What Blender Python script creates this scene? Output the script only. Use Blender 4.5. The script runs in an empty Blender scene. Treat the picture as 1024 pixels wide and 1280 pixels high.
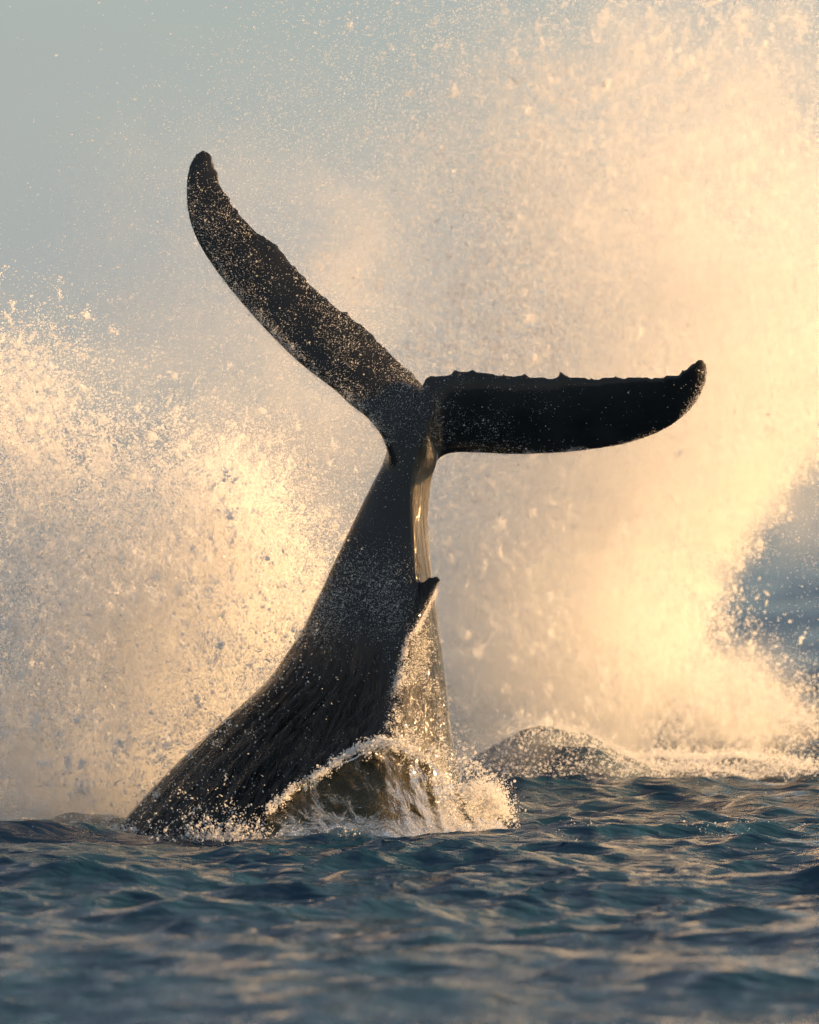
import bpy, math, random
import numpy as np
from mathutils import Vector, Matrix

# ------------------------------------------------------------------ camera, sky, sun, exposure
SC = bpy.context.scene
COL = SC.collection
DIST, CAM_H = 50.0, 2.6           # metres from lens to whale, lens above the sea
SUN_EL, SUN_AZ = 11.0, 8.0        # sun height; degrees behind the picture plane, on the right
EXPOSURE = 1.15
CLOUD = (2.35, 2.62, 2.85, 1)       # radiance of the thin cloud, before the strength below

cam_d = bpy.data.cameras.new('camera')
cam = bpy.data.objects.new('camera', cam_d); COL.objects.link(cam)
cam.location = (0, -DIST, CAM_H)
cam.rotation_euler = (math.radians(90) - math.atan(120e-4), 0, 0)
cam_d.sensor_fit = 'HORIZONTAL'; cam_d.sensor_width = 36
cam_d.lens = 36 / 0.1024
cam_d.clip_end = 20000; cam_d.clip_start = 1
cam_d.dof.use_dof = True; cam_d.dof.focus_distance = DIST - .3
cam_d.dof.aperture_fstop = 2.8
SC.camera = cam

el, az = math.radians(SUN_EL), math.radians(SUN_AZ)
SUN = Vector((math.cos(el)*math.cos(az), math.cos(el)*math.sin(az), math.sin(el)))
w = bpy.data.worlds.new('World'); SC.world = w; w.use_nodes = True
nt = w.node_tree; nt.nodes.clear()
sky = nt.nodes.new('ShaderNodeTexSky'); sky.sky_type = 'NISHITA'; sky.sun_disc = False
sky.sun_elevation = el; sky.sun_rotation = math.atan2(SUN.x, SUN.y)
sky.air_density = 1.0; sky.dust_density = .6; sky.ozone_density = 1.5
bgn = nt.nodes.new('ShaderNodeBackground'); bgn.inputs[1].default_value = 0.072
wo = nt.nodes.new('ShaderNodeOutputWorld')
# thin, even high cloud over the clear sky
tcw = nt.nodes.new('ShaderNodeTexCoord'); nw = nt.nodes.new('ShaderNodeTexNoise')
nw.inputs['Scale'].default_value = 5.0; nw.inputs['Detail'].default_value = 5
mw = nt.nodes.new('ShaderNodeMapping'); mw.inputs['Scale'].default_value = (1, 1, 3.5)
rw = nt.nodes.new('ShaderNodeMapRange')
for k_, v_ in (('From Min', .3), ('From Max', .7), ('To Min', .58), ('To Max', .82)): rw.inputs[k_].default_value = v_
cw = nt.nodes.new('ShaderNodeMixRGB'); cw.inputs[2].default_value = CLOUD
nt.links.new(tcw.outputs['Generated'], mw.inputs[0]); nt.links.new(mw.outputs[0], nw.inputs['Vector'])
nt.links.new(nw.outputs['Fac'], rw.inputs[0]); nt.links.new(rw.outputs[0], cw.inputs[0])
nt.links.new(sky.outputs[0], cw.inputs[1]); nt.links.new(cw.outputs[0], bgn.inputs[0])
nt.links.new(bgn.outputs[0], wo.inputs[0])

sd = bpy.data.lights.new('sun', 'SUN'); sd.energy = 5.0; sd.angle = math.radians(.5); sd.color = (1, .58, .235)
sun = bpy.data.objects.new('sun', sd); COL.objects.link(sun)
sun.rotation_euler = SUN.to_track_quat('Z', 'Y').to_euler(); sun.location = SUN*60

vs = SC.view_settings
vs.view_transform = 'Standard'; vs.look = 'None'; vs.exposure = EXPOSURE; vs.gamma = 1
SC.render.engine = 'CYCLES'
SC.cycles.use_denoising = True; SC.cycles.denoiser = 'OPENIMAGEDENOISE'
SC.cycles.denoising_input_passes = 'RGB_ALBEDO_NORMAL'; SC.cycles.denoising_prefilter = 'FAST'
SC.cycles.use_adaptive_sampling = True; SC.cycles.adaptive_threshold = .05; SC.cycles.adaptive_min_samples = 24
SC.cycles.max_bounces = 8; SC.cycles.diffuse_bounces = 5; SC.cycles.glossy_bounces = 4
SC.cycles.transmission_bounces = 6; SC.cycles.transparent_max_bounces = 8
SC.cycles.sample_clamp_indirect = 6; SC.cycles.volume_bounces = 5
SC.cycles.volume_step_rate = 2.0; SC.cycles.volume_max_steps = 128

rng = np.random.default_rng(7); random.seed(7)

# ------------------------------------------------------------------ helpers
def P(px, py, y=0.0):                     # picture measurement -> world point standing at depth y
    d = DIST + y
    return np.array([(px-512)*1e-4*d, y, CAM_H-(py-520)*1e-4*d])

def PXZ(px, py, y=0.0):                   # vectorised, at one reference depth
    d = DIST + y
    return (np.asarray(px)-512)*1e-4*d, CAM_H-(np.asarray(py)-520)*1e-4*d

def mesh_np(name, V, F=None, smooth=True):
    V = np.ascontiguousarray(V, np.float32)
    m = bpy.data.meshes.new(name)
    m.vertices.add(len(V)); m.vertices.foreach_set('co', V.ravel())
    if F is not None and len(F):
        F = np.ascontiguousarray(F, np.int32); k = F.shape[1]
        m.loops.add(F.size); m.loops.foreach_set('vertex_index', F.ravel())
        m.polygons.add(len(F)); m.polygons.foreach_set('loop_start', np.arange(0, F.size, k, dtype=np.int32))
        if smooth: m.polygons.foreach_set('use_smooth', np.ones(len(F), bool))
    m.update(calc_edges=F is not None)
    return m

def link(name, mesh, mat=None, parent=None):
    o = bpy.data.objects.new(name, mesh); COL.objects.link(o)
    if mat and mesh is not None: mesh.materials.append(mat)
    if parent: o.parent = parent
    return o

def tag(o, label=None, cat=None, kind=None, group=None):
    if label: o['label'] = label
    if cat: o['category'] = cat
    if kind: o['kind'] = kind
    if group: o['group'] = group

def attr(m, name, data, typ='FLOAT'):
    a = m.attributes.new(name, typ, 'POINT')
    if typ == 'FLOAT': a.data.foreach_set('value', np.ascontiguousarray(data, np.float32))
    else: a.data.foreach_set('vector', np.ascontiguousarray(data, np.float32).ravel())

def grid_faces(r, c, close=False):
    i, j = np.meshgrid(np.arange(r-1), np.arange(c if close else c-1), indexing='ij')
    j2 = (j+1) % c
    return np.stack([i*c+j, i*c+j2, (i+1)*c+j2, (i+1)*c+j], -1).reshape(-1, 4)

def catmull(pts, n, closed=False):
    pts = np.asarray(pts, float); k = len(pts)
    t = np.linspace(0, k if closed else k-1, n, endpoint=not closed)
    i = np.minimum(t.astype(int), k-1 if closed else k-2); f = (t-i)[:, None]
    g = (lambda q: pts[q % k]) if closed else (lambda q: pts[np.clip(q, 0, k-1)])
    a, b, c, d = g(i-1), g(i), g(i+1), g(i+2)
    return .5*((2*b)+(-a+c)*f+(2*a-5*b+4*c-d)*f*f+(-a+3*b-3*c+d)*f**3)

def arc_resample(pts, n, power=1.0):
    p = catmull(pts, 400)
    s = np.r_[0, np.cumsum(np.linalg.norm(np.diff(p, axis=0), axis=1))]
    q = (np.linspace(0, 1, n)**power)*s[-1]
    return np.stack([np.interp(q, s, p[:, j]) for j in range(p.shape[1])], 1)

class Noise3:                              # smooth periodic fractal noise, about zero mean and unit deviation
    def __init__(s, seed, n=64, beta=2.6, lo=1):
        r = np.random.default_rng(seed)
        f = np.fft.fftn(r.standard_normal((n, n, n)))
        k = np.fft.fftfreq(n)*n
        kk = np.sqrt(k[:, None, None]**2+k[None, :, None]**2+k[None, None]**2); kk[0, 0, 0] = 1
        f *= np.where(kk >= lo, kk**(-beta/2-.5), 0); f[0, 0, 0] = 0
        v = np.fft.ifftn(f).real; s.v = ((v-v.mean())/v.std()).astype(np.float32); s.n = n
    def __call__(s, x, y, z, period):
        q = [np.asarray(a)*(s.n/period) for a in (x, y, z)]
        i = [np.floor(a).astype(np.int64) for a in q]; f = [(a-b).astype(np.float32) for a, b in zip(q, i)]
        i0 = [a % s.n for a in i]; i1 = [(a+1) % s.n for a in i]
        v = s.v; fx, fy, fz = f
        c = lambda a, b, d: v[a, b, d]
        x00 = c(i0[0], i0[1], i0[2])*(1-fx)+c(i1[0], i0[1], i0[2])*fx
        x10 = c(i0[0], i1[1], i0[2])*(1-fx)+c(i1[0], i1[1], i0[2])*fx
        x01 = c(i0[0], i0[1], i1[2])*(1-fx)+c(i1[0], i0[1], i1[2])*fx
        x11 = c(i0[0], i1[1], i1[2])*(1-fx)+c(i1[0], i1[1], i1[2])*fx
        return (x00*(1-fy)+x10*fy)*(1-fz)+(x01*(1-fy)+x11*fy)*fz
N1, N2 = Noise3(1), Noise3(2, beta=2.2)

# ------------------------------------------------------------------ materials
def new_mat(name):
    m = bpy.data.materials.new(name); m.use_nodes = True
    t = m.node_tree; t.nodes.clear()
    out = t.nodes.new('ShaderNodeOutputMaterial')
    return m, t, out
def nd(t, typ, **kw):
    n = t.nodes.new(typ)
    for k, v in kw.items(): setattr(n, k, v)
    return n
def setin(n, **kw):
    for k, v in kw.items(): n.inputs[k.replace('_', ' ')].default_value = v

def mat_water():
    m, t, out = new_mat('sea_water')
    b = nd(t, 'ShaderNodeBsdfPrincipled')
    setin(b, Base_Color=(.008, .042, .078, 1), Roughness=.07, IOR=1.333)
    tc = nd(t, 'ShaderNodeNewGeometry')
    mp = nd(t, 'ShaderNodeMapping'); mp.inputs['Scale'].default_value = (.55, 1.4, 1)
    t.links.new(tc.outputs['Position'], mp.inputs[0])
    n1 = nd(t, 'ShaderNodeTexNoise'); setin(n1, Scale=5.5, Detail=4.0, Roughness=.45, Distortion=.6)
    t.links.new(mp.outputs[0], n1.inputs['Vector'])
    bp = nd(t, 'ShaderNodeBump'); setin(bp, Strength=.8, Distance=.075)
    t.links.new(n1.outputs['Fac'], bp.inputs['Height'])
    t.links.new(bp.outputs[0], b.inputs['Normal'])
    t.links.new(b.outputs[0], out.inputs[0])
    return m

def mat_spray(name='spray_water', albedo=.97, trans=.55):
    m, t, out = new_mat(name)
    d = nd(t, 'ShaderNodeBsdfDiffuse'); d.inputs[0].default_value = (albedo, albedo, albedo, 1)
    tr = nd(t, 'ShaderNodeBsdfTranslucent'); tr.inputs[0].default_value = (albedo, albedo, albedo, 1)
    mx = nd(t, 'ShaderNodeMixShader'); mx.inputs[0].default_value = trans
    t.links.new(d.outputs[0], mx.inputs[1]); t.links.new(tr.outputs[0], mx.inputs[2])
    t.links.new(mx.outputs[0], out.inputs[0])
    return m

def mat_clot():
    m, t, out = new_mat('foamy_water')
    d = nd(t, 'ShaderNodeBsdfDiffuse'); d.inputs[0].default_value = (.95, .95, .95, 1)
    tr = nd(t, 'ShaderNodeBsdfTranslucent'); tr.inputs[0].default_value = (.95, .95, .95, 1)
    g = nd(t, 'ShaderNodeBsdfGlossy'); setin(g, Roughness=.12)
    mx = nd(t, 'ShaderNodeMixShader'); mx.inputs[0].default_value = .68
    mg = nd(t, 'ShaderNodeMixShader'); mg.inputs[0].default_value = .12
    t.links.new(d.outputs[0], mx.inputs[1]); t.links.new(tr.outputs[0], mx.inputs[2])
    t.links.new(mx.outputs[0], mg.inputs[1]); t.links.new(g.outputs[0], mg.inputs[2])
    t.links.new(mg.outputs[0], out.inputs[0])
    return m

def mat_skin():
    m, t, out = new_mat('wet_whale_skin')
    b = nd(t, 'ShaderNodeBsdfPrincipled')
    setin(b, Roughness=.3, IOR=1.4, Coat_Weight=1.0, Specular_IOR_Level=.14, Coat_Roughness=.06, Coat_IOR=1.38)
    at = nd(t, 'ShaderNodeAttribute'); at.attribute_name = 'flow'
    pl = nd(t, 'ShaderNodeAttribute'); pl.attribute_name = 'pale'
    stw = nd(t, 'ShaderNodeAttribute'); stw.attribute_name = 'streak'
    geo = nd(t, 'ShaderNodeTexCoord')
    # colour: blue-black skin, scars and blotches, pale side behind the keel
    n = nd(t, 'ShaderNodeTexNoise'); setin(n, Scale=3.0, Detail=8.0, Roughness=.62)
    t.links.new(geo.outputs['Object'], n.inputs['Vector'])
    cr = nd(t, 'ShaderNodeValToRGB')
    cr.color_ramp.elements[0].position = .35; cr.color_ramp.elements[0].color = (.006, .007, .009, 1)
    cr.color_ramp.elements[1].position = .72; cr.color_ramp.elements[1].color = (.024, .024, .027, 1)
    t.links.new(n.outputs['Fac'], cr.inputs[0])
    n2 = nd(t, 'ShaderNodeTexNoise'); setin(n2, Scale=9.0, Detail=7.0, Roughness=.6)
    t.links.new(geo.outputs['Object'], n2.inputs['Vector'])
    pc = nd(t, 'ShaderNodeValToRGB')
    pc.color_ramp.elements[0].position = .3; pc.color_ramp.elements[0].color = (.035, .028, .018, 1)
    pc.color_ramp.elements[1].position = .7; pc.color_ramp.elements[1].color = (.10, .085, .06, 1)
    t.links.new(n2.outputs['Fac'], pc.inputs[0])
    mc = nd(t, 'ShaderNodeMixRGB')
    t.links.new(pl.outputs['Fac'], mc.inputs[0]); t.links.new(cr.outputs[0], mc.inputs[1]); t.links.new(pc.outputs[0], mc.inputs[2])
    t.links.new(mc.outputs[0], b.inputs['Base Color'])
    # relief: water running along the body + skin grain
    mp = nd(t, 'ShaderNodeMapping'); mp.inputs['Scale'].default_value = (30, 1.6, 1.0)
    t.links.new(at.outputs['Vector'], mp.inputs[0])
    s = nd(t, 'ShaderNodeTexNoise'); setin(s, Scale=1.0, Detail=5.0, Roughness=.6, Distortion=.6)
    t.links.new(mp.outputs[0], s.inputs['Vector'])
    ms = nd(t, 'ShaderNodeMath', operation='MULTIPLY')
    t.links.new(s.outputs['Fac'], ms.inputs[0]); t.links.new(stw.outputs['Fac'], ms.inputs[1])
    b1 = nd(t, 'ShaderNodeBump'); setin(b1, Strength=1.0, Distance=.16)
    t.links.new(ms.outputs[0], b1.inputs['Height'])
    g = nd(t, 'ShaderNodeTexNoise'); setin(g, Scale=38.0, Detail=5.0, Roughness=.65)
    t.links.new(geo.outputs['Object'], g.inputs['Vector'])
    b2 = nd(t, 'ShaderNodeBump'); setin(b2, Strength=.4, Distance=.012)
    t.links.new(g.outputs['Fac'], b2.inputs['Height']); t.links.new(b1.outputs[0], b2.inputs['Normal'])
    t.links.new(b2.outputs[0], b.inputs['Normal']); t.links.new(b1.outputs[0], b.inputs['Coat Normal'])
    rr = nd(t, 'ShaderNodeMapRange'); setin(rr, To_Min=.2, To_Max=.45)
    t.links.new(n2.outputs['Fac'], rr.inputs[0]); t.links.new(rr.outputs[0], b.inputs['Roughness'])
    t.links.new(b.outputs[0], out.inputs[0])
    return m

WATER, SPRAY, CLOT, SKIN = mat_water(), mat_spray(), mat_clot(), mat_skin()

# ------------------------------------------------------------------ the sea
def fft_tile(seed, n, size, wind_dir, wl_peak, rms, spread=2, kmax=None):
    r = np.random.default_rng(seed)
    k = np.fft.fftfreq(n, size/n)*2*np.pi
    kx, ky = np.meshgrid(k, k, indexing='ij'); kk = np.hypot(kx, ky); kk[0, 0] = 1
    kp = 2*np.pi/wl_peak
    s = np.exp(-1.25*(kp/kk)**2)/kk**3.7
    c = (kx*math.cos(wind_dir)+ky*math.sin(wind_dir))/kk
    s *= np.abs(c)**spread*.9+.1
    if kmax: s *= np.exp(-(kk/kmax)**2)
    s[0, 0] = 0
    h = (r.standard_normal((n, n))+1j*r.standard_normal((n, n)))*np.sqrt(s)
    H = np.fft.ifft2(h).real; sc = rms/H.std()
    dx = np.fft.ifft2(-1j*kx/kk*h).real*sc; dy = np.fft.ifft2(-1j*ky/kk*h).real*sc
    return np.stack([H*sc, dx, dy], -1).astype(np.float32), size, n
def tile_at(tile, x, y):
    T, size, n = tile
    u, v = x*n/size, y*n/size
    i, j = np.floor(u).astype(int), np.floor(v).astype(int); fu, fv = (u-i)[..., None], (v-j)[..., None]
    i0, j0, i1, j1 = i % n, j % n, (i+1) % n, (j+1) % n
    return (T[i0, j0]*(1-fu)+T[i1, j0]*fu)*(1-fv)+(T[i0, j1]*(1-fu)+T[i1, j1]*fu)*fv
BIG = fft_tile(11, 512, 61.0, math.radians(-82), 4.2, .056, 6, kmax=8)
SMALL = fft_tile(12, 512, 17.3, math.radians(-72), .85, .0205, 4, kmax=42)

def humps(x, y):
    h = np.zeros_like(x)
    for cx, cy, sx, sy, a in [(1.0, 5.6, .62, .8, .46), (2.1, 6.6, .9, .8, .16),      # swell heaved up behind the tail
                              (-2.3, -1.2, 1.3, .4, .11), (-.3, -2.1, 1.1, .4, .09), (1.9, 2.5, 1.5, 1.2, .06)]:
        h += a*np.exp(-((x-cx)/sx)**2-((y-cy)/sy)**2)
    return h
def sea(x, y):
    d = y+DIST
    b = tile_at(BIG, x, y); s = tile_at(SMALL, x*.97-y*.24, y*.97+x*.24)
    fade = np.clip((130-d)/60, 0, 1)[..., None]
    near = np.clip((d-35)/8, .45, 1)[..., None]; nearb = np.clip((d-33)/10, .9, 1)[..., None]
    t = b*nearb+s*fade*near
    return x-1.0*t[..., 1], y-1.0*t[..., 2], t[..., 0]+humps(x, y)
def sea_z(x, y):
    return sea(np.asarray(x, float), np.asarray(y, float))[2]

def build_sea():
    rows = list(np.arange(-17.5, 14, .05))
    rows = list(np.linspace(-60, -17.6, 200)) + rows
    y, st = 14.0, .055
    while y < 9000:
        rows.append(y); y += st; st *= 1.022
    rows = np.array(rows)
    u = np.linspace(-1, 1, 521)
    spread = u*.62+.38*np.sign(u)*np.abs(u)**5*9
    half = 6.5+.085*np.abs(rows+DIST)
    X = half[:, None]*spread[None]; Y = np.repeat(rows[:, None], len(u), 1)
    x, yy, z = sea(X, Y)
    o = link('sea', mesh_np('sea', np.stack([x, yy, z], -1).reshape(-1, 3), grid_faces(len(rows), len(u))), WATER)
    tag(o, 'dark teal rippled ocean surface around the whale', 'sea', 'structure')
build_sea()

# ------------------------------------------------------------------ the whale
SEC = np.array([  # py, left, keel, right, depth towards the lens
    [486, 518, 538, 542, .09], [500, 512, 540, 545, .10], [520, 500, 538, 548, .12], [545, 487, 529, 549, .135],
    [562, 481.5, 523, 549, .14], [578, 477, 518, 547, .145], [600, 467, 513, 539, .15], [650, 443, 512, 535, .18], [700, 419, 515, 538, .22],
    [750, 396, 516, 544, .27], [800, 369, 511, 550, .34], [850, 332, 501, 556, .43], [900, 276, 490, 561, .56],
    [950, 225, 476, 568, .72], [1000, 179, 462, 580, .86], [1040, 146, 450, 590, .95], [1100, 112, 440, 605, 1.05],
    [1180, 85, 430, 610, 1.1], [1260, 70, 420, 600, 1.0]], float)
def sec_at(py):
    return [np.interp(py, SEC[:, 0], SEC[:, j]) for j in range(1, 5)]

def body_mesh():
    n = 72
    pys = np.r_[np.linspace(486, 1260, 130)]
    dense = catmull(SEC, 1200); rows = []
    for py in pys:
        l, k, r, b = [np.interp(py, dense[:, 0], dense[:, j]) for j in range(1, 5)]
        X, z = PXZ([l, k, r], py); xl, xk, xr = X; wd = xr-xl
        pts = [(xl, .05*b), (xl+.06*(xk-xl), -.30*b), (xl+.35*(xk-xl), -.70*b), (xl+.7*(xk-xl), -.90*b),
               (xk-.03*wd, -1.0*b), (xk+.012, -1.02*b), (xk+.5*(xr-xk)+.012, -.56*b), (xr, -.02*b), (xr-.04*wd, .32*b), (xr-.3*wd, .72*b),
               (xr-.65*wd, .72*b), (xl+.1*wd, .4*b)]
        c = catmull(pts, n, closed=True)
        rows.append(np.c_[c, np.full(n, z)])
    V = np.concatenate(rows); F = grid_faces(len(pys), n, True)
    return V, F

def cap_tris(V, F, r, n):                # close the two ends with fans (as degenerate quads)
    a = V[:n].mean(0); b = V[-n:].mean(0); i = len(V)
    V = np.vstack([V, a, b]); j = np.arange(n); k = (j+1) % n; base = (r-1)*n
    q = np.stack([k, j, np.full(n, i)], 1); p = np.stack([base+j, base+k, np.full(n, i+1)], 1)
    return V, F, np.vstack([q, p])

def fluke(lead, trail, ydepth, thick, seed, jagged):
    """lead/trail: picture measurements root->tip; ydepth(t, s): metres of depth along span and chord."""
    r = np.random.default_rng(seed); ns, nc = 260, 22
    Lp = arc_resample(lead, ns); Tp = arc_resample(trail, ns)
    t = np.linspace(0, 1, ns)
    d = Tp-Lp; ln = np.linalg.norm(d, axis=1, keepdims=True)+1e-6
    # ragged trailing edge: knobs and nicks of uneven size
    jag = np.zeros(ns)
    for _ in range(46):
        c, wdt, a = r.uniform(.10, .97), r.uniform(.003, .010), r.uniform(-2.2, 3.0)*jagged
        jag += a*np.exp(-np.abs((t-c)/wdt)**1.3)
    jag += np.interp(t, np.linspace(0, 1, 60), r.uniform(-1.2, 1.2, 60))*jagged
    jv = d/ln*jag[:, None]*np.clip((1-t)*12, 0, 1)[:, None]
    rows = []
    for i in range(ns):
        ss = .5-.5*np.cos(np.linspace(0, np.pi, nc)); rings = []
        th = thick*(1-.74*t[i])*min(1, ((1-t[i])*26+.12))
        th *= min(1, .12+t[i]/.13)
        prof = th*(1.45*np.sqrt(ss)*(1-ss)**.75+.10)*np.where(ss > .985, .6, 1)
        y = np.array([ydepth(t[i], s) for s in ss])
        edge = np.clip((ss-.8)/.2, 0, 1)
        px = Lp[i, 0]+d[i, 0]*ss+jv[i, 0]*edge; py = Lp[i, 1]+d[i, 1]*ss+jv[i, 1]*edge
        X, Z = PXZ(px, py)
        front = np.c_[X, y-prof, Z]; back = np.c_[X, y+prof, Z][::-1]
        rows.append(np.vstack([front, back]))
    n = 2*nc
    return cap_tris(np.concatenate(rows), grid_faces(ns, n, True), ns, n)

def build_whale():
    parts = []
    V, F = body_mesh(); parts.append(cap_tris(V, F, len(V)//72, 72))
    leadL = [(500, 610), (487, 578), (479, 556), (471, 540), (456, 521), (440, 508), (420, 489), (375, 454), (335, 415), (300, 376), (270, 338), (249, 305), (237, 275), (232.5, 243), (235, 213), (243, 194), (252, 187)]
    trailL = [(540, 500), (524, 474), (490, 443), (455, 409), (420, 383), (385, 351), (348, 309), (322, 289), (300, 265), (284, 244), (273, 226), (268, 206), (264, 192), (258, 187)]
    parts.append(fluke(leadL, trailL, lambda t, s: -.03+.02*t+.10*t*t+.20*(s-.5)*(1-.95*t), .105, 3, 1.1))
    leadR = [(530, 600), (546, 580), (560, 570), (590, 566), (630, 567.5), (680, 567), (730, 563), (780, 555), (820, 542), (850, 524), (870, 503), (881, 481), (884, 464), (882, 453)]
    trailR = [(518, 508), (531, 475), (546, 471), (566, 467), (596, 465), (630, 470), (680, 473), (720, 472), (760, 472), (800, 470.5), (835, 470), (853, 463), (866, 453), (874, 448), (879, 448)]
    parts.append(fluke(leadR, trailR, lambda t, s: .06-.05*t-.12*t*t-.12*(s-.45)*(1-.5*t), .10, 4, 1.5))
    # dorsal fin, hooked towards the tail
    lead = [(494, 850), (508, 802), (521, 782), (534, 758), (545, 736), (552, 723)]
    trail = [(494, 738), (510, 733), (520, 729), (529, 725), (539, 720), (549, 719)]
    parts.append(fluke(lead, trail, lambda t, s: -.225-.05*t+.04*s-.10*(1-s)*(1-t), .075, 9, .25))
    allV, allF = [], []; off = 0
    for V, F, T in parts:
        allV.append(V); allF += [tuple(f) for f in (F+off)] + [tuple(f) for f in (T+off)]; off += len(V)
    m = bpy.data.meshes.new('humpback_whale'); m.from_pydata(np.vstack(allV).tolist(), [], allF)
    tmp = link('tmp', m)
    rm = tmp.modifiers.new('r', 'REMESH'); rm.mode = 'VOXEL'; rm.voxel_size = .0125; rm.use_smooth_shade = True
    sm = tmp.modifiers.new('s', 'SMOOTH'); sm.factor = .5; sm.iterations = 3
    dg = bpy.context.evaluated_depsgraph_get()
    me = bpy.data.meshes.new_from_object(tmp.evaluated_get(dg)); me.name = 'humpback_whale'
    bpy.data.objects.remove(tmp)
    me.materials.clear()
    n = len(me.vertices); co = np.empty(n*3, np.float32); me.vertices.foreach_get('co', co); co = co.reshape(-1, 3)
    nr = np.empty(n*3, np.float32); me.vertices.foreach_get('normal', nr); nr = nr.reshape(-1, 3)
    py = 520+(CAM_H-co[:, 2])/(1e-4*DIST); px = 512+co[:, 0]/(1e-4*DIST)
    l, k, r, b = sec_at(py)
    f = (px-l)/np.maximum(r-l, 20)
    # run the skin smoothly from the stock into both flukes
    ed = np.empty(len(me.edges)*2, np.int32); me.edges.foreach_get('vertices', ed); ed = ed.reshape(-1, 2)
    deg = np.bincount(ed.ravel(), minlength=n)[:, None].clip(1)
    soft = np.exp(-((px-500)/42)**2-((py-556)/44)**2)*np.clip((534-px)/12, 0, 1)*(co[:, 1] < .1)
    web = np.exp(-((px-556)/20)**2-((py-540)/40)**2)*np.clip((px-542)/8, 0, 1)
    wgt = np.clip(np.maximum(soft, web)*1.6, 0, 1)[:, None].astype(np.float32)
    for _ in range(60):
        acc = np.zeros_like(co)
        for a_ in range(3):
            acc[:, a_] = np.bincount(ed[:, 0], co[ed[:, 1], a_], n)+np.bincount(ed[:, 1], co[ed[:, 0], a_], n)
        co = co+wgt*.6*(acc/deg-co)
    # water sheeting off the back: long raised strands that follow the outline
    wd = np.maximum(r-l, 20)*.005; along = co[:, 2]*1.1+co[:, 0]*.35
    strand = N2(f*wd*1.0, along*.10, 0*f, 1.5)*.55+N1(f*wd*2.2, along*.16, 3+0*f, 1.5)*.6
    amp = np.clip((py-760)/120, 0, 1)*np.clip((k-px)/50, 0, 1)*np.clip((-nr[:, 1]+.4)*2, 0, 1)*np.clip((1120-py)/60, 0, 1)
    strand = strand-.6*np.abs(strand)
    co2 = co+nr*(.019*amp*np.clip(strand, -2.2, 1.5))[:, None]
    me.vertices.foreach_set('co', co2.astype(np.float32).ravel()); me.update()
    attr(me, 'flow', np.c_[f+.15*np.clip((850-py)/300, 0, 1), co[:, 2]*1.2+co[:, 0]*.3, co[:, 1]*.6], 'FLOAT_VECTOR')
    attr(me, 'streak', np.clip((py-770)/110, 0, 1)*np.clip((k-px)/40, 0, 1)*np.clip(1.1-f*.6, .2, 1)+.45*np.clip((px-k-2)/6, 0, 1)*np.clip((py-580)/120, 0, 1))
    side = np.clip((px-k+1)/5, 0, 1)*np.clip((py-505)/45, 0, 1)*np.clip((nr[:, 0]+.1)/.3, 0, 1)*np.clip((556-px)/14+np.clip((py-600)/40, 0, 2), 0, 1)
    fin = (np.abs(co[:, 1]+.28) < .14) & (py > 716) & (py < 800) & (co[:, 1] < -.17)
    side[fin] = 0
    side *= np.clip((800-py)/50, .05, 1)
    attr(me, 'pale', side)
    o = link('humpback_whale', me, SKIN)
    tag(o, 'black wet humpback whale diving with its tail flukes raised above the sea', 'whale')
    return co2, nr
WCO, WNR = build_whale()

# ------------------------------------------------------------------ spray
def points_object(name, V, R, mat, parent=None):
    m = mesh_np(name, V); attr(m, 'radius', R)
    o = link(name, m, mat, parent)
    g = bpy.data.node_groups.new(name+'_drops', 'GeometryNodeTree')
    g.interface.new_socket('Geometry', in_out='INPUT', socket_type='NodeSocketGeometry')
    g.interface.new_socket('Geometry', in_out='OUTPUT', socket_type='NodeSocketGeometry')
    gi, go = g.nodes.new('NodeGroupInput'), g.nodes.new('NodeGroupOutput')
    mp = g.nodes.new('GeometryNodeMeshToPoints'); na = g.nodes.new('GeometryNodeInputNamedAttribute'); na.data_type = 'FLOAT'
    na.inputs['Name'].default_value = 'radius'
    sm = g.nodes.new('GeometryNodeSetMaterial'); sm.inputs['Material'].default_value = mat
    g.links.new(gi.outputs[0], mp.inputs['Mesh']); g.links.new(na.outputs['Attribute'], mp.inputs['Radius'])
    g.links.new(mp.outputs[0], sm.inputs[0]); g.links.new(sm.outputs[0], go.inputs[0])
    md = o.modifiers.new('drops', 'NODES'); md.node_group = g
    return o

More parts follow.
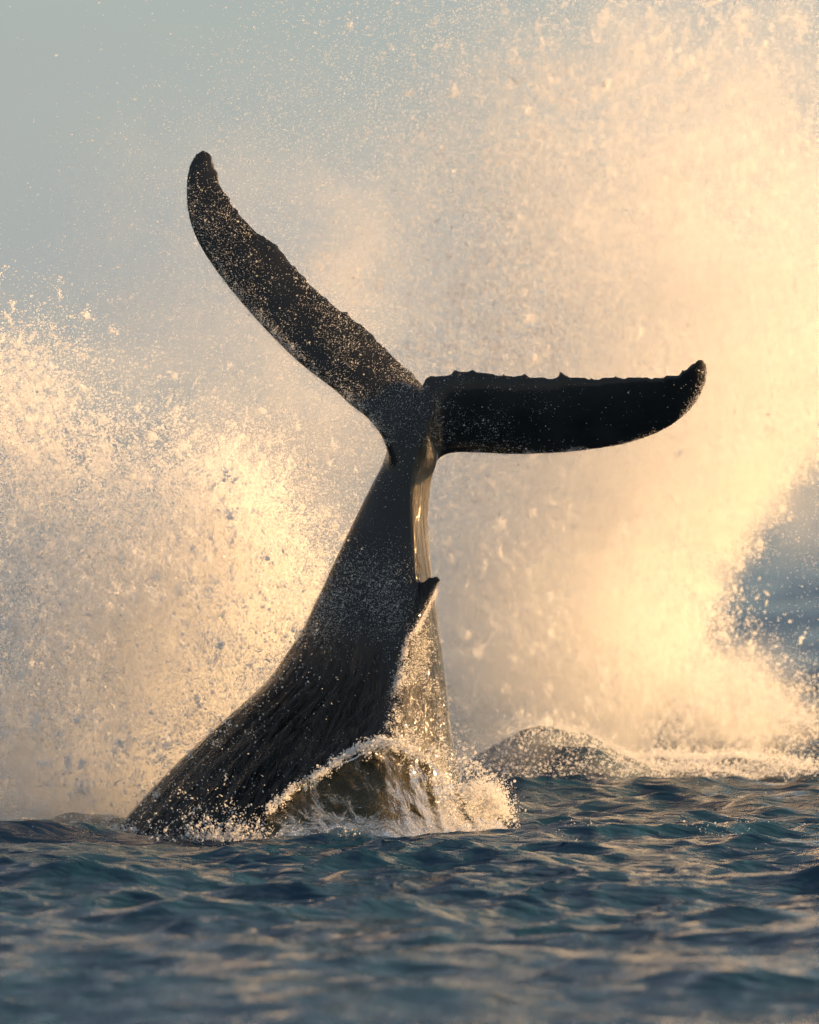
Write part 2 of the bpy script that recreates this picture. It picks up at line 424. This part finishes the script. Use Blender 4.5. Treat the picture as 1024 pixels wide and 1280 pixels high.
ICO = None
def ico():
    global ICO
    if ICO is None:
        p = (1+5**.5)/2
        v = np.array([(-1, p, 0), (1, p, 0), (-1, -p, 0), (1, -p, 0), (0, -1, p), (0, 1, p), (0, -1, -p), (0, 1, -p), (p, 0, -1), (p, 0, 1), (-p, 0, -1), (-p, 0, 1)])
        v /= np.linalg.norm(v[0])
        f = np.array([(0, 11, 5), (0, 5, 1), (0, 1, 7), (0, 7, 10), (0, 10, 11), (1, 5, 9), (5, 11, 4), (11, 10, 2), (10, 7, 6), (7, 1, 8), (3, 9, 4), (3, 4, 2), (3, 2, 6), (3, 6, 8), (3, 8, 9), (4, 9, 5), (2, 4, 11), (6, 2, 10), (8, 6, 7), (9, 8, 1)])
        ICO = v, f
    return ICO
def clots_mesh(name, C, R, stretch=2.2, seed=0):
    """irregular blobs and torn strings of water, each its own closed shape"""
    r = np.random.default_rng(seed); v, f = ico(); n = len(C)
    ax = r.standard_normal((n, 3)); ax[:, 2] *= 1.5; ax /= np.linalg.norm(ax, axis=1, keepdims=True)
    wob = 1+r.uniform(-.45, .45, (n, len(v)))
    s = 1+r.random(n)**2*stretch
    V = v[None]*wob[..., None]
    proj = (V*ax[:, None]).sum(-1, keepdims=True)
    V = V+ax[:, None]*proj*(s[:, None, None]-1)
    V = V*(R/np.sqrt(s))[:, None, None]+C[:, None]
    F = (f[None]+(np.arange(n)*len(v))[:, None, None]).reshape(-1, 3)
    return mesh_np(name, V.reshape(-1, 3), F)

def sample_field(n, dens, box, yc, ysig, seed, noise=1.0, per=1.6, thresh=-.3, batch=600000):
    """rejection-sample n droplets; dens(px, py) 0..1 over the plane at depth yc, spread in depth by ysig"""
    r = np.random.default_rng(seed); out = []; got = 0; guard = 0
    while got < n and guard < 60:
        guard += 1
        px = r.uniform(box[0], box[2], batch); py = r.uniform(box[1], box[3], batch)
        d = dens(px, py)*1.4; u = r.random(batch); k = u < d
        px, py, d, u = px[k], py[k], d[k], u[k]
        y = yc+r.normal(0, ysig, len(px))
        x, z = PXZ(px, py, yc)
        q = N1(x, y*.8, z, per*4)*.75+N2(x+3, y, z+1, per)*.55
        keep = u < d*np.clip(1+noise*q, .02, 2.5)/2.5
        keep &= z > -.02
        out.append(np.c_[x, y, z][keep]); got += keep.sum()
    V = np.concatenate(out)[:n]
    return V

def G(px, py, cx, cy, sx, sy, a=0):
    c, s = math.cos(math.radians(a)), math.sin(math.radians(a)); dx, dy = px-cx, py-cy
    u, v = dx*c+dy*s, -dx*s+dy*c
    return np.exp(-(u/sx)**2-(v/sy)**2)
def sig(x): return 1/(1+np.exp(-np.clip(x, -40, 40)))

def dens_right(px, py):
    edge = np.interp(py, [-50, 300, 480, 545, 600, 640, 700, 760, 800, 830, 860, 900, 940, 990], [1250, 1200, 1120, 1035, 990, 945, 912, 892, 880, 905, 940, 975, 1000, 900])
    wob = 14*np.sin(py/17.)+9*np.sin(py/7.3+1)
    e = sig((edge+wob-px)/9.)
    a = np.clip((px-480)/170, 0, 1)*np.clip((py-250)/260, 0.0, 1)*.95
    lower = a*np.clip((985-py)/25, 0, 1)
    up = .55*G(px, py, 800, 300, 190, 170)+.4*G(px, py, 640, 190, 120, 120)+.3*G(px, py, 860, 70, 160, 90)+.34*G(px, py, 1010, 260, 150, 210)+.22*G(px, py, 600, 330, 110, 130)
    puff = .22*G(px, py, 440, 340, 45, 60, 35)+.16*G(px, py, 600, 690, 70, 180)
    foam = .9*G(px, py, 905, 870, 80, 55)+.5*G(px, py, 970, 900, 60, 35)
    return np.clip((lower+up+puff)*e+foam*np.clip((960-py)/20, 0, 1), 0, 1)
def dens_left(px, py):
    whale = np.interp(py, SEC[:, 0], SEC[:, 1])
    a = .95*G(px, py, 230, 800, 150, 170)+.75*G(px, py, 285, 690, 60, 90)+.6*G(px, py, 80, 900, 180, 150)+.3*G(px, py, 20, 620, 120, 130)+.3*G(px, py, 10, 480, 70, 70)
    a += .3*G(px, py, 330, 780, 90, 120)
    return np.clip(a, 0, 1)*np.clip((1060-py)/25, 0, 1)
def dens_fine(px, py):        # thin mist between and above
    a = .35*G(px, py, 420, 560, 240, 200)+.3*G(px, py, 560, 260, 240, 240)+.3*G(px, py, 880, 300, 260, 330)+.35*G(px, py, 160, 520, 240, 160)+.3*G(px, py, 445, 330, 50, 60)
    return np.clip(a, 0, 1)

# soft body of mist inside the spray: a volume grid made of a sum of puffs broken up by noise
def mat_mist(name, color, aniso=.3):
    m, t, out = new_mat(name)
    v = nd(t, 'ShaderNodeVolumePrincipled'); v.inputs['Color'].default_value = (*color, 1)
    v.inputs['Anisotropy'].default_value = aniso
    v.inputs['Density'].default_value = 1.0; v.inputs['Density Attribute'].default_value = 'density'
    t.links.new(v.outputs[0], out.inputs['Volume'])
    return m

def volume_object(name, puffs, cut, puffs2, lo, hi, res, mat, noise_scale, noise_lo, noise_hi, parent=None):
    """puffs: (centre, radii, density); lo..hi: box of the grid"""
    m = mesh_np(name, np.array([lo, hi], float))
    o = link(name, m, mat, parent)
    g = bpy.data.node_groups.new(name+'_grid', 'GeometryNodeTree')
    g.interface.new_socket('Geometry', in_out='INPUT', socket_type='NodeSocketGeometry')
    g.interface.new_socket('Geometry', in_out='OUTPUT', socket_type='NodeSocketGeometry')
    go = g.nodes.new('NodeGroupOutput'); pos = g.nodes.new('GeometryNodeInputPosition')
    def vm(op, a, b):
        n = g.nodes.new('ShaderNodeVectorMath'); n.operation = op
        for i, q in enumerate((a, b)):
            if isinstance(q, tuple): n.inputs[i].default_value = q
            else: g.links.new(q, n.inputs[i])
        return n.outputs['Value'] if op == 'DOT_PRODUCT' else n.outputs[0]
    def mm(op, a, b=None):
        n = g.nodes.new('ShaderNodeMath'); n.operation = op
        for i, q in enumerate((a, b)):
            if q is None: continue
            if isinstance(q, (int, float)): n.inputs[i].default_value = q
            else: g.links.new(q, n.inputs[i])
        return n.outputs[0]
    total = None
    for q in puffs+([None]+puffs2 if cut else []):
        if q is None:                       # clean-cut flank: a sloping plane (normal, offset, softness)
            e = mm('SUBTRACT', cut[1], vm('DOT_PRODUCT', pos.outputs[0], cut[0]))
            n = g.nodes.new('ShaderNodeClamp'); g.links.new(mm('DIVIDE', e, cut[2]), n.inputs[0])
            total = mm('MULTIPLY', total, n.outputs[0]); continue
        c, r, dn = q
        d = vm('MULTIPLY', vm('SUBTRACT', pos.outputs[0], tuple(map(float, c))), tuple(1/float(a) for a in r))
        e = mm('MULTIPLY', mm('EXPONENT', mm('MULTIPLY', vm('DOT_PRODUCT', d, d), -1.0)), float(dn))
        total = e if total is None else mm('ADD', total, e)
    nz = g.nodes.new('ShaderNodeTexNoise'); nz.inputs['Scale'].default_value = noise_scale
    nz.inputs['Detail'].default_value = 5; nz.inputs['Distortion'].default_value = 1.0
    mr = g.nodes.new('ShaderNodeMapRange')
    for k, v in (('From Min', noise_lo), ('From Max', noise_hi), ('To Min', .1), ('To Max', 1.9)): mr.inputs[k].default_value = v
    g.links.new(nz.outputs['Fac'] if 'Fac' in nz.outputs else nz.outputs[0], mr.inputs['Value'])
    total = mm('MAXIMUM', mm('SUBTRACT', mm('MULTIPLY', total, mr.outputs[0]), .012), 0.0)
    vc = g.nodes.new('GeometryNodeVolumeCube')
    g.links.new(total, vc.inputs['Density'])
    vc.inputs['Min'].default_value = lo; vc.inputs['Max'].default_value = hi
    for a, n in zip('XYZ', res): vc.inputs['Resolution '+a].default_value = n
    sm = g.nodes.new('GeometryNodeSetMaterial'); sm.inputs['Material'].default_value = mat
    g.links.new(vc.outputs[0], sm.inputs[0]); g.links.new(sm.outputs[0], go.inputs[0])
    md = o.modifiers.new('grid', 'NODES'); md.node_group = g
    return o

MIST = mat_mist('spray_mist', (.995, .995, .995))
def puff(px, py, y, sx, sy, sdepth, dn):
    k = 1e-4*(DIST+y); x, z = PXZ(px, py, y)
    return ((x, y, z), (sx*k, sdepth, sy*k), dn)

def clumps(C, per, seed):
    """torn rags of spray: short drifting strings of fine drops round each centre"""
    r = np.random.default_rng(seed); n = len(C)
    ax = r.standard_normal((n, 3)); ax[:, 2] = np.abs(ax[:, 2])*1.4+.3; ax /= np.linalg.norm(ax, axis=1, keepdims=True)
    ln = .015+.05*r.random(n)**2; wd = .006+.012*r.random(n)
    cnt = np.maximum(4, (per*r.exponential(1, n)).astype(int)); j = np.repeat(np.arange(n), cnt); k = len(j)
    s = r.normal(0, 1, k)
    bend = r.standard_normal((n, 3))*.35
    V = C[j]+ax[j]*(s*ln[j])[:, None]+bend[j]*(s*s*ln[j])[:, None]+r.normal(0, 1, (k, 3))*wd[j][:, None]
    return V, .0026*np.exp(r.normal(0, .4, k))
def clusters(lst, seed):
    r = np.random.default_rng(seed); C, R = [], []
    for px, py, y, sx, sy, n, rad in lst:
        k = 1e-4*(DIST+y); x, z = PXZ(px, py, y)
        q = max(3, n//9); sub = r.normal(0, 1, (q, 3))*[sx*k, .35, sy*k]+[x, y, z]
        c = sub[r.integers(0, q, n)]+r.normal(0, 1, (n, 3))*[.05, .06, .06]*(rad/.008)
        C.append(c); R.append(np.clip(rad*np.exp(r.normal(-.4, .5, n)), .003, .026))
    return np.vstack(C), np.concatenate(R)

def build_spray():
    # curtain beyond the level fluke
    V = sample_field(250000, dens_right, (380, -60, 1260, 1000), 8.0, 1.0, 21, noise=.8, per=1.5)
    R = .0026*np.exp(rng.normal(0, .4, len(V)))
    cc = sample_field(8500, dens_right, (380, -60, 1260, 1000), 7.6, .8, 25, noise=1.5, per=1.0, batch=100000)
    cv, cr_ = clumps(cc, 40, 26); V = np.vstack([V, cv]); R = np.r_[R, cr_]
    q = np.random.default_rng(24); mx = np.r_[q.normal(1.0, .42, 5000), q.normal(2.1, .55, 16000)]; my = np.r_[q.normal(5.4, .5, 5000), q.normal(6.6, .5, 16000)]
    hgt = np.abs(q.normal(0, 1, len(mx)))*np.r_[np.full(5000, .07), np.full(16000, .03)]
    V = np.vstack([V, np.c_[mx, my, sea_z(mx, my)+hgt]]); R = np.r_[R, .0032*np.exp(q.normal(0, .4, len(mx)))]
    o = points_object('sea_spray', V, R, SPRAY)
    tag(o, 'towering golden curtain of spray behind the level fluke', 'spray', 'stuff')
    C = sample_field(26000, lambda x, y: dens_right(x, y)**1.3, (380, -60, 1260, 1000), 8.1, .8, 22, noise=1.6, per=.8)
    Rc = np.clip(.0046*np.exp(rng.normal(0, .42, len(C))), .0025, .013)
    c2, r2 = clusters([(600, 390, 8, 45, 45, 260, .009), (640, 270, 8, 60, 60, 300, .007), (650, 110, 8, 70, 40, 260, .006), (800, 270, 8, 90, 70, 700, .008),
                       (830, 380, 8, 90, 90, 500, .008), (930, 640, 8, 25, 60, 500, .008), (900, 720, 8, 18, 50, 400, .008), (960, 580, 8, 40, 30, 400, .008),
                       (905, 850, 8, 50, 40, 900, .009), (970, 900, 8, 45, 22, 500, .008), (1010, 860, 8, 30, 20, 160, .007), (760, 800, 8, 110, 110, 1300, .006), (590, 660, 8, 35, 100, 500, .007), (460, 320, 4, 35, 40, 260, .005)], 23)
    C = np.vstack([C, c2]); Rc = np.r_[Rc, r2]
    c = link('water_clots', clots_mesh('water_clots', C, Rc, 5, 5), CLOT, o); c['kind'] = 'stuff'
    pf = [puff(780, 680, 8, 150, 190, .9, .9), puff(700, 850, 8, 120, 110, .8, 1.1), puff(850, 560, 8, 130, 150, .9, .7),
          puff(820, 380, 8, 200, 170, 1.0, .5), puff(960, 420, 8, 130, 150, 1, .34), puff(610, 700, 8, 100, 240, .8, 1.0),
          puff(780, 200, 8, 200, 130, 1, .26), puff(1000, 180, 8, 160, 200, 1, .19), puff(640, 190, 8, 130, 120, .9, .22),
          puff(860, 60, 8, 180, 90, 1, .17), puff(820, 900, 8, 110, 50, .6, 1.4),
          puff(1120, 300, 8, 100, 180, 1, .22), puff(430, 330, 5.5, 100, 120, .8, .30), puff(420, 580, 5.5, 110, 150, .8, .42), puff(300, 430, 5.5, 140, 140, .8, .2), puff(330, 250, 5.5, 150, 140, .8, .10), puff(180, 300, 5.5, 140, 160, .8, .07)]
    pf2 = [puff(1000, 590, 8, 80, 90, .8, .34), puff(690, 950, 5.0, 90, 30, .3, .5), puff(905, 870, 8, 62, 48, .6, 2.0), puff(960, 905, 8, 55, 26, .5, 1.5)]
    (xa, za), (xb, zb) = PXZ(885, 800, 8), PXZ(1024, 545, 8)
    nv = np.array([zb-za, 0, -(xb-xa)]); nv /= np.linalg.norm(nv)
    cut = (tuple(map(float, nv)), float(nv[0]*xa+nv[2]*za+.02), .16)
    v = volume_object('mist_body', pf, cut, pf2, (-3.4, 3.9, -.05), (5.2, 11.2, 6.2), (180, 80, 130), MIST, 1.7, .40, .62, o); v['kind'] = 'stuff'
    # burst beyond the back
    V = sample_field(130000, dens_left, (-220, 330, 470, 1060), .9, .6, 31, noise=.85, per=1.3)
    R = .0028*np.exp(rng.normal(0, .4, len(V)))
    cc = sample_field(4200, dens_left, (-220, 330, 470, 1060), .8, .5, 35, noise=1.5, per=1.0, batch=100000)
    cv, cr_ = clumps(cc, 42, 36); V = np.vstack([V, cv]); R = np.r_[R, cr_]
    o = points_object('sea_spray', V, R, SPRAY)
    tag(o, 'broad burst of white spray behind the sloping back of the whale', 'spray', 'stuff')
    C = sample_field(20000, dens_left, (-220, 330, 470, 1060), .9, .55, 32, noise=1.6, per=.8)
    Rc = np.clip(.0046*np.exp(rng.normal(0, .42, len(C))), .0025, .013)
    c2, r2 = clusters([(20, 500, .8, 40, 45, 420, .0052), (40, 600, .8, 60, 60, 800, .0058), (30, 700, .8, 60, 50, 700, .006), (290, 640, .8, 25, 30, 300, .006), (270, 690, .8, 40, 40, 600, .0052),
                       (190, 830, .8, 80, 80, 1300, .0052), (100, 900, .8, 80, 70, 1300, .0058), (230, 900, .8, 40, 50, 700, .006), (60, 960, .8, 70, 30, 500, .0052)], 33)
    C = np.vstack([C, c2]); Rc = np.r_[Rc, r2]
    c = link('water_clots', clots_mesh('water_clots', C, Rc, 5, 6), CLOT, o); c['kind'] = 'stuff'
    pf = [puff(235, 810, .9, 125, 140, .6, 1.1), puff(285, 690, .9, 65, 95, .45, 1.3), puff(80, 920, .9, 160, 110, .65, 1.0),
          puff(20, 660, .9, 100, 120, .6, .28), puff(200, 500, 1.4, 230, 150, .9, .13), puff(130, 1005, .7, 170, 45, .5, 1.8), puff(-100, 850, .9, 120, 200, .7, .6),
          puff(340, 760, .9, 60, 90, .4, .5), puff(395, 775, .35, 16, 30, .15, 2.6)]
    v = volume_object('mist_body', pf, None, [], (-4.3, -1.0, -.05), (.1, 3.8, 4.3), (120, 80, 120), MIST, 1.9, .40, .62, o); v['kind'] = 'stuff'
def build_mist():
    V = sample_field(160000, dens_fine, (-200, -60, 1260, 1000), 5.0, 1.2, 41, noise=.9, per=2.2)
    o = points_object('sea_mist', V, .0019*np.exp(rng.normal(0, .4, len(V))), SPRAY)
    tag(o, 'thin veil of fine droplets drifting behind the raised flukes', 'mist', 'stuff')
build_spray(); build_mist()

# ------------------------------------------------------------------ water thrown up where the whale enters the sea
def mat_sheet():
    m, t, out = new_mat('clear_green_water')
    b = nd(t, 'ShaderNodeBsdfPrincipled')
    setin(b, Base_Color=(.22, .18, .09, 1), Roughness=.04, IOR=1.333, Transmission_Weight=.85)
    geo = nd(t, 'ShaderNodeNewGeometry')
    mp = nd(t, 'ShaderNodeMapping'); mp.inputs['Scale'].default_value = (4, 4, 1.4)
    n = nd(t, 'ShaderNodeTexNoise'); setin(n, Scale=2.4, Detail=6.0, Roughness=.6, Distortion=.8)
    t.links.new(geo.outputs['Position'], mp.inputs[0]); t.links.new(mp.outputs[0], n.inputs['Vector'])
    bp = nd(t, 'ShaderNodeBump'); setin(bp, Strength=.5, Distance=.05)
    t.links.new(n.outputs['Fac'], bp.inputs['Height']); t.links.new(bp.outputs[0], b.inputs['Normal'])
    t.links.new(b.outputs[0], out.inputs[0])
    return m
SHEET = mat_sheet()

CREST = [(335, 1012, -1.35), (360, 990, -1.3), (395, 966, -1.22), (430, 944, -1.15), (470, 928, -1.08), (500, 928, -1.02), (530, 944, -.95), (560, 966, -.86), (592, 985, -.75), (618, 1006, -.65), (636, 1040, -.55)]
def crest_curve(n):
    c = catmull(CREST, n)
    x = (c[:, 0]-512)*1e-4*(DIST+c[:, 2]); z = CAM_H-(c[:, 1]-520)*1e-4*(DIST+c[:, 2])
    return np.c_[x, c[:, 2], z]
def build_wave():
    n, mrow = 260, 70
    C = crest_curve(n); rows = []
    for i in range(n):
        x, y, z = C[i]; u = i/(n-1)
        jag = .03*float(N1(x, 0., 5., 2.6))
        z = max(z+jag*(z > .1), .0)
        v = np.linspace(0, 1, mrow)
        out = .35+.75*z                                   # how far the face runs out towards the lens
        # front face (concave), lip, back face
        f = np.clip(v/.72, 0, 1); bk = np.clip((v-.72)/.28, 0, 1)
        yy = y-out*(1-f)**1.7-.05*np.sin(f*np.pi)**2*0+bk*(.10+.25*z)
        zz = -.10+(z+.10)*np.where(v < .72, f**1.55, 1-.9*bk**1.3)
        xx = x+(u-.35)*.30*(1-f)+.10*np.sin(f*3)*(1-f)
        wob = (N1(xx*1.0, yy, zz, 3.2)*.04+N1(xx+zz*.6+4, yy, zz*.8, 1.6)*.014)*(1-np.abs(2*v-1)**4)
        rows.append(np.c_[xx, yy+wob, zz+wob*.6])
    o = link('breaking_wave', mesh_np('breaking_wave', np.concatenate(rows), grid_faces(n, mrow)), SHEET)
    tag(o, 'glassy steep wave heaved up against the base of the whale', 'wave')
    # foam and drops torn off the crest
    r = np.random.default_rng(51); D = crest_curve(800)
    k = 100000; j = r.integers(0, 800, k); u = j/800
    amt = np.clip(1.1*np.exp(-((u-.72)/.26)**2)+.09, 0, 1); keep = r.random(k) < amt; j, u = j[keep], u[keep]; k = len(j)
    base = D[j]
    wid = (.014+.055*np.exp(-((u-.75)/.25)**2))*np.clip(1+.5*N1(base[:, 0], 7+0*u, 2+0*u, 1.2), .3, 2)
    nn = N2(base[:, 0], base[:, 1], base[:, 2], .5)
    off = np.c_[r.normal(0, 1, k)*wid*.8, -np.abs(r.normal(0, 1, k))*wid*1.6-.01, r.normal(0, 1, k)*wid+.012*nn]
    fall = (r.random(k) < .22)*r.exponential(.09, k)*np.clip(u*1.6-.4, .1, 1)
    off[:, 2] -= fall; off[:, 1] -= fall*.6; off[:, 0] += fall*.3
    Cc = base+off; Rr = np.clip(.0023*np.exp(r.normal(0, .55, k)), .001, .011)
    lump = N2(Cc[:, 0]*1.3, Cc[:, 1], Cc[:, 2]*1.3, .55)+.5*N1(Cc[:, 0], Cc[:, 1], Cc[:, 2], .5)
    kp = r.random(k) < np.clip(.32+.65*lump, .02, 1); Cc, Rr = Cc[kp], Rr[kp]; k = len(Cc)
    big = r.random(k) < .3
    p = points_object('wave_foam', Cc[~big], Rr[~big]*.8, SPRAY, o); p['kind'] = 'stuff'
    c = link('foam_clots', clots_mesh('foam_clots', Cc[big], Rr[big]*1.1, 5, 8), CLOT, o); c['kind'] = 'stuff'

def splash(cx, cy, y, n, sx, sz, seed, lean=0):
    r = np.random.default_rng(seed); P0 = P(cx, cy, y)
    a = r.normal(0, 1, (n, 3)); up = r.exponential(1, n)*sz
    V = np.c_[P0[0]+a[:, 0]*sx+lean*up, y+a[:, 1]*.12, P0[2]+up-.02]
    st = r.integers(0, 26, n); sxx = r.normal(0, 1, 26)*sx; V[:, 0] = np.where(r.random(n) < .65, P0[0]+sxx[st]+a[:, 0]*.018+lean*up+.25*up*np.sign(sxx[st]), V[:, 0])
    return V, np.clip(.0036*np.exp(r.normal(0, .5, n)), .0018, .014)
def build_splashes():
    V, R = splash(285, 1046, -1.45, 1700, .17, .075, 61, -.4)
    o = link('water_splash', clots_mesh('water_splash', V, R, 3, 9), CLOT)
    tag(o, 'small golden splash leaping along the waterline of the back', 'splash', 'stuff')
    V, R = splash(150, 1042, -.5, 500, .05, .035, 62, 0)
    o = link('water_splash', clots_mesh('water_splash', V, R, 3, 10), CLOT)
    tag(o, 'tiny splash where the sloping back meets the sea', 'splash', 'stuff')

# ------------------------------------------------------------------ water drops on and just off the skin
def build_drops():
    r = np.random.default_rng(71)
    py = 520+(CAM_H-WCO[:, 2])/(1e-4*DIST); px = 512+WCO[:, 0]/(1e-4*DIST)
    face = np.clip((-WNR[:, 1]+.05)*3, 0, 1)
    l, k, rt, b = sec_at(py)
    onbody = (py > 560) & (px < rt+12)
    w = np.zeros(len(py))
    nz = N2(WCO[:, 0], WCO[:, 1], WCO[:, 2], .9); nf = N1(WCO[:, 0], WCO[:, 1]+2, WCO[:, 2], 1.7)
    left = (px < 535) & (py < 560) & ~onbody
    w[left] = .42*np.clip(1+.5*nf[left], .1, 2)*np.clip((py[left]-195)/90, .15, 1)*np.clip((565-py[left])/90, 0, 1)
    lead = arc_resample([(478, 545), (450, 514), (420, 489), (375, 454), (335, 415), (300, 376), (270, 338), (249, 305), (237, 275), (234, 240)], 160)
    idx = np.where(left)[0]; dl = np.full(len(px), 99.)
    dl[idx] = np.min(np.hypot(px[idx, None]-lead[None, :, 0], py[idx, None]-lead[None, :, 1]), 1)
    band = np.exp(-((dl-6)/5)**2)*np.clip((py-290)/60, .15, 1)*np.clip(.8+.6*nz, .1, 2)
    w[left] += 2.2*band[left]
    right = (px >= 542) & (py < 590) & ~onbody
    w[right] = .20*np.exp(-((px[right]-590)/70)**2)*np.clip(.6+.7*nz[right], 0, 2)+.012
    leadr = arc_resample([(590, 566), (630, 567.5), (680, 567), (730, 563), (780, 555), (820, 542), (850, 524), (870, 503), (881, 481), (884, 464)], 160)
    idx = np.where(right)[0]; dr = np.full(len(px), 99.)
    dr[idx] = np.min(np.hypot(px[idx, None]-leadr[None, :, 0], py[idx, None]-leadr[None, :, 1]), 1)
    w[right] += (1.5*np.exp(-(dr/4)**2)*np.clip(nz-.3, 0, 2)+1.3*np.exp(-(dr/7)**2)*np.clip((px-846)/12, 0, 1))[right]  # extra drops stand in for gold rim light on leading edge and tip
    root = (px > 470) & (px < 545) & (py > 470) & (py < 600); w[root] += .35*np.exp(-((py[root]-525)/38)**2)
    w[onbody] = (.004+.30*np.exp(-((py-720)/38)**2)+.42*np.exp(-((py-770-14*nf)/40)**2)*np.clip(.5+nz, 0, 2)+.12*np.exp(-((py-590)/25)**2)+.008*np.clip((py-880)/60, 0, 1))[onbody]*np.clip((k-px)/30+.3, .0, 1)[onbody]
    gold = onbody & (px > k-14+10*nz) & (py > 765); w[gold] = .55*np.clip(.3+.8*nz[gold], 0.02, 2)*np.clip((py[gold]-760)/50, 0, 1)*np.clip((rt-2-px)/16, .1, 1)[gold]
    kl = arc_resample([(544, 737), (533, 758), (520, 783), (509, 802), (502, 840), (495, 870), (489, 900)], 120)
    idx = np.where((py > 725) & (py < 930) & (px > 460))[0]; dk = np.full(len(px), 99.)
    dk[idx] = np.min(np.hypot(px[idx, None]-kl[None, :, 0], py[idx, None]-kl[None, :, 1]), 1)
    w += 2.4*np.exp(-(dk/(2.2+np.clip((py-800)/16, 0, 7)))**2)*np.clip(.8+.6*nz, .1, 2)*(dk < 30)  # drops crowded along fin edge and keel to imitate a sunlit rim
    w[left] *= .95
    w[root] *= .6
    w *= face; w /= w.sum()
    n = 66000
    j = r.choice(len(w), n, p=w)
    off = np.abs(r.normal(0, 1, n))*.010
    V = WCO[j]+WNR[j]*off[:, None]+r.normal(0, .007, (n, 3))
    R = np.clip(.0011*np.exp(r.normal(0, .5, n)), .0006, .006); R[gold[j]] *= 1.3
    big = r.random(n) < .15
    o = points_object('water_drops', V[~big], R[~big], SPRAY)
    tag(o, 'beads of water flying off the flukes and tail stock', 'water drops', 'stuff')
    c = link('drop_strings', clots_mesh('drop_strings', V[big], R[big]*1.3, 4, 12), CLOT, o); c['kind'] = 'stuff'
def build_foam():
    r = np.random.default_rng(81); n = 400000
    x = r.uniform(-3.2, 3.4, n); y = r.uniform(-3.2, 4.5, n)
    q = N2(x, y*.35, 0*x, 2.4)+.6*N1(x+5, y*.4, 0*x, 1.1)
    near = np.exp(-((x+.4)/1.9)**2-((y+.2)/1.3)**2)+.8*np.exp(-((x-2.2)/1.0)**2-((y-3.5)/1.2)**2)
    k = r.random(n) < near*np.clip(q-.8, 0, 1)*.4
    X, Y, Z = sea(x[k], y[k])
    V = np.c_[X, Y, Z+.002+.004*r.random(k.sum())]
    o = points_object('sea_foam', V, .0022*np.exp(r.normal(0, .4, len(V))), SPRAY)
    tag(o, 'thin flecks of foam floating round the base of the whale', 'foam', 'stuff')
build_wave(); build_splashes(); build_drops(); build_foam()
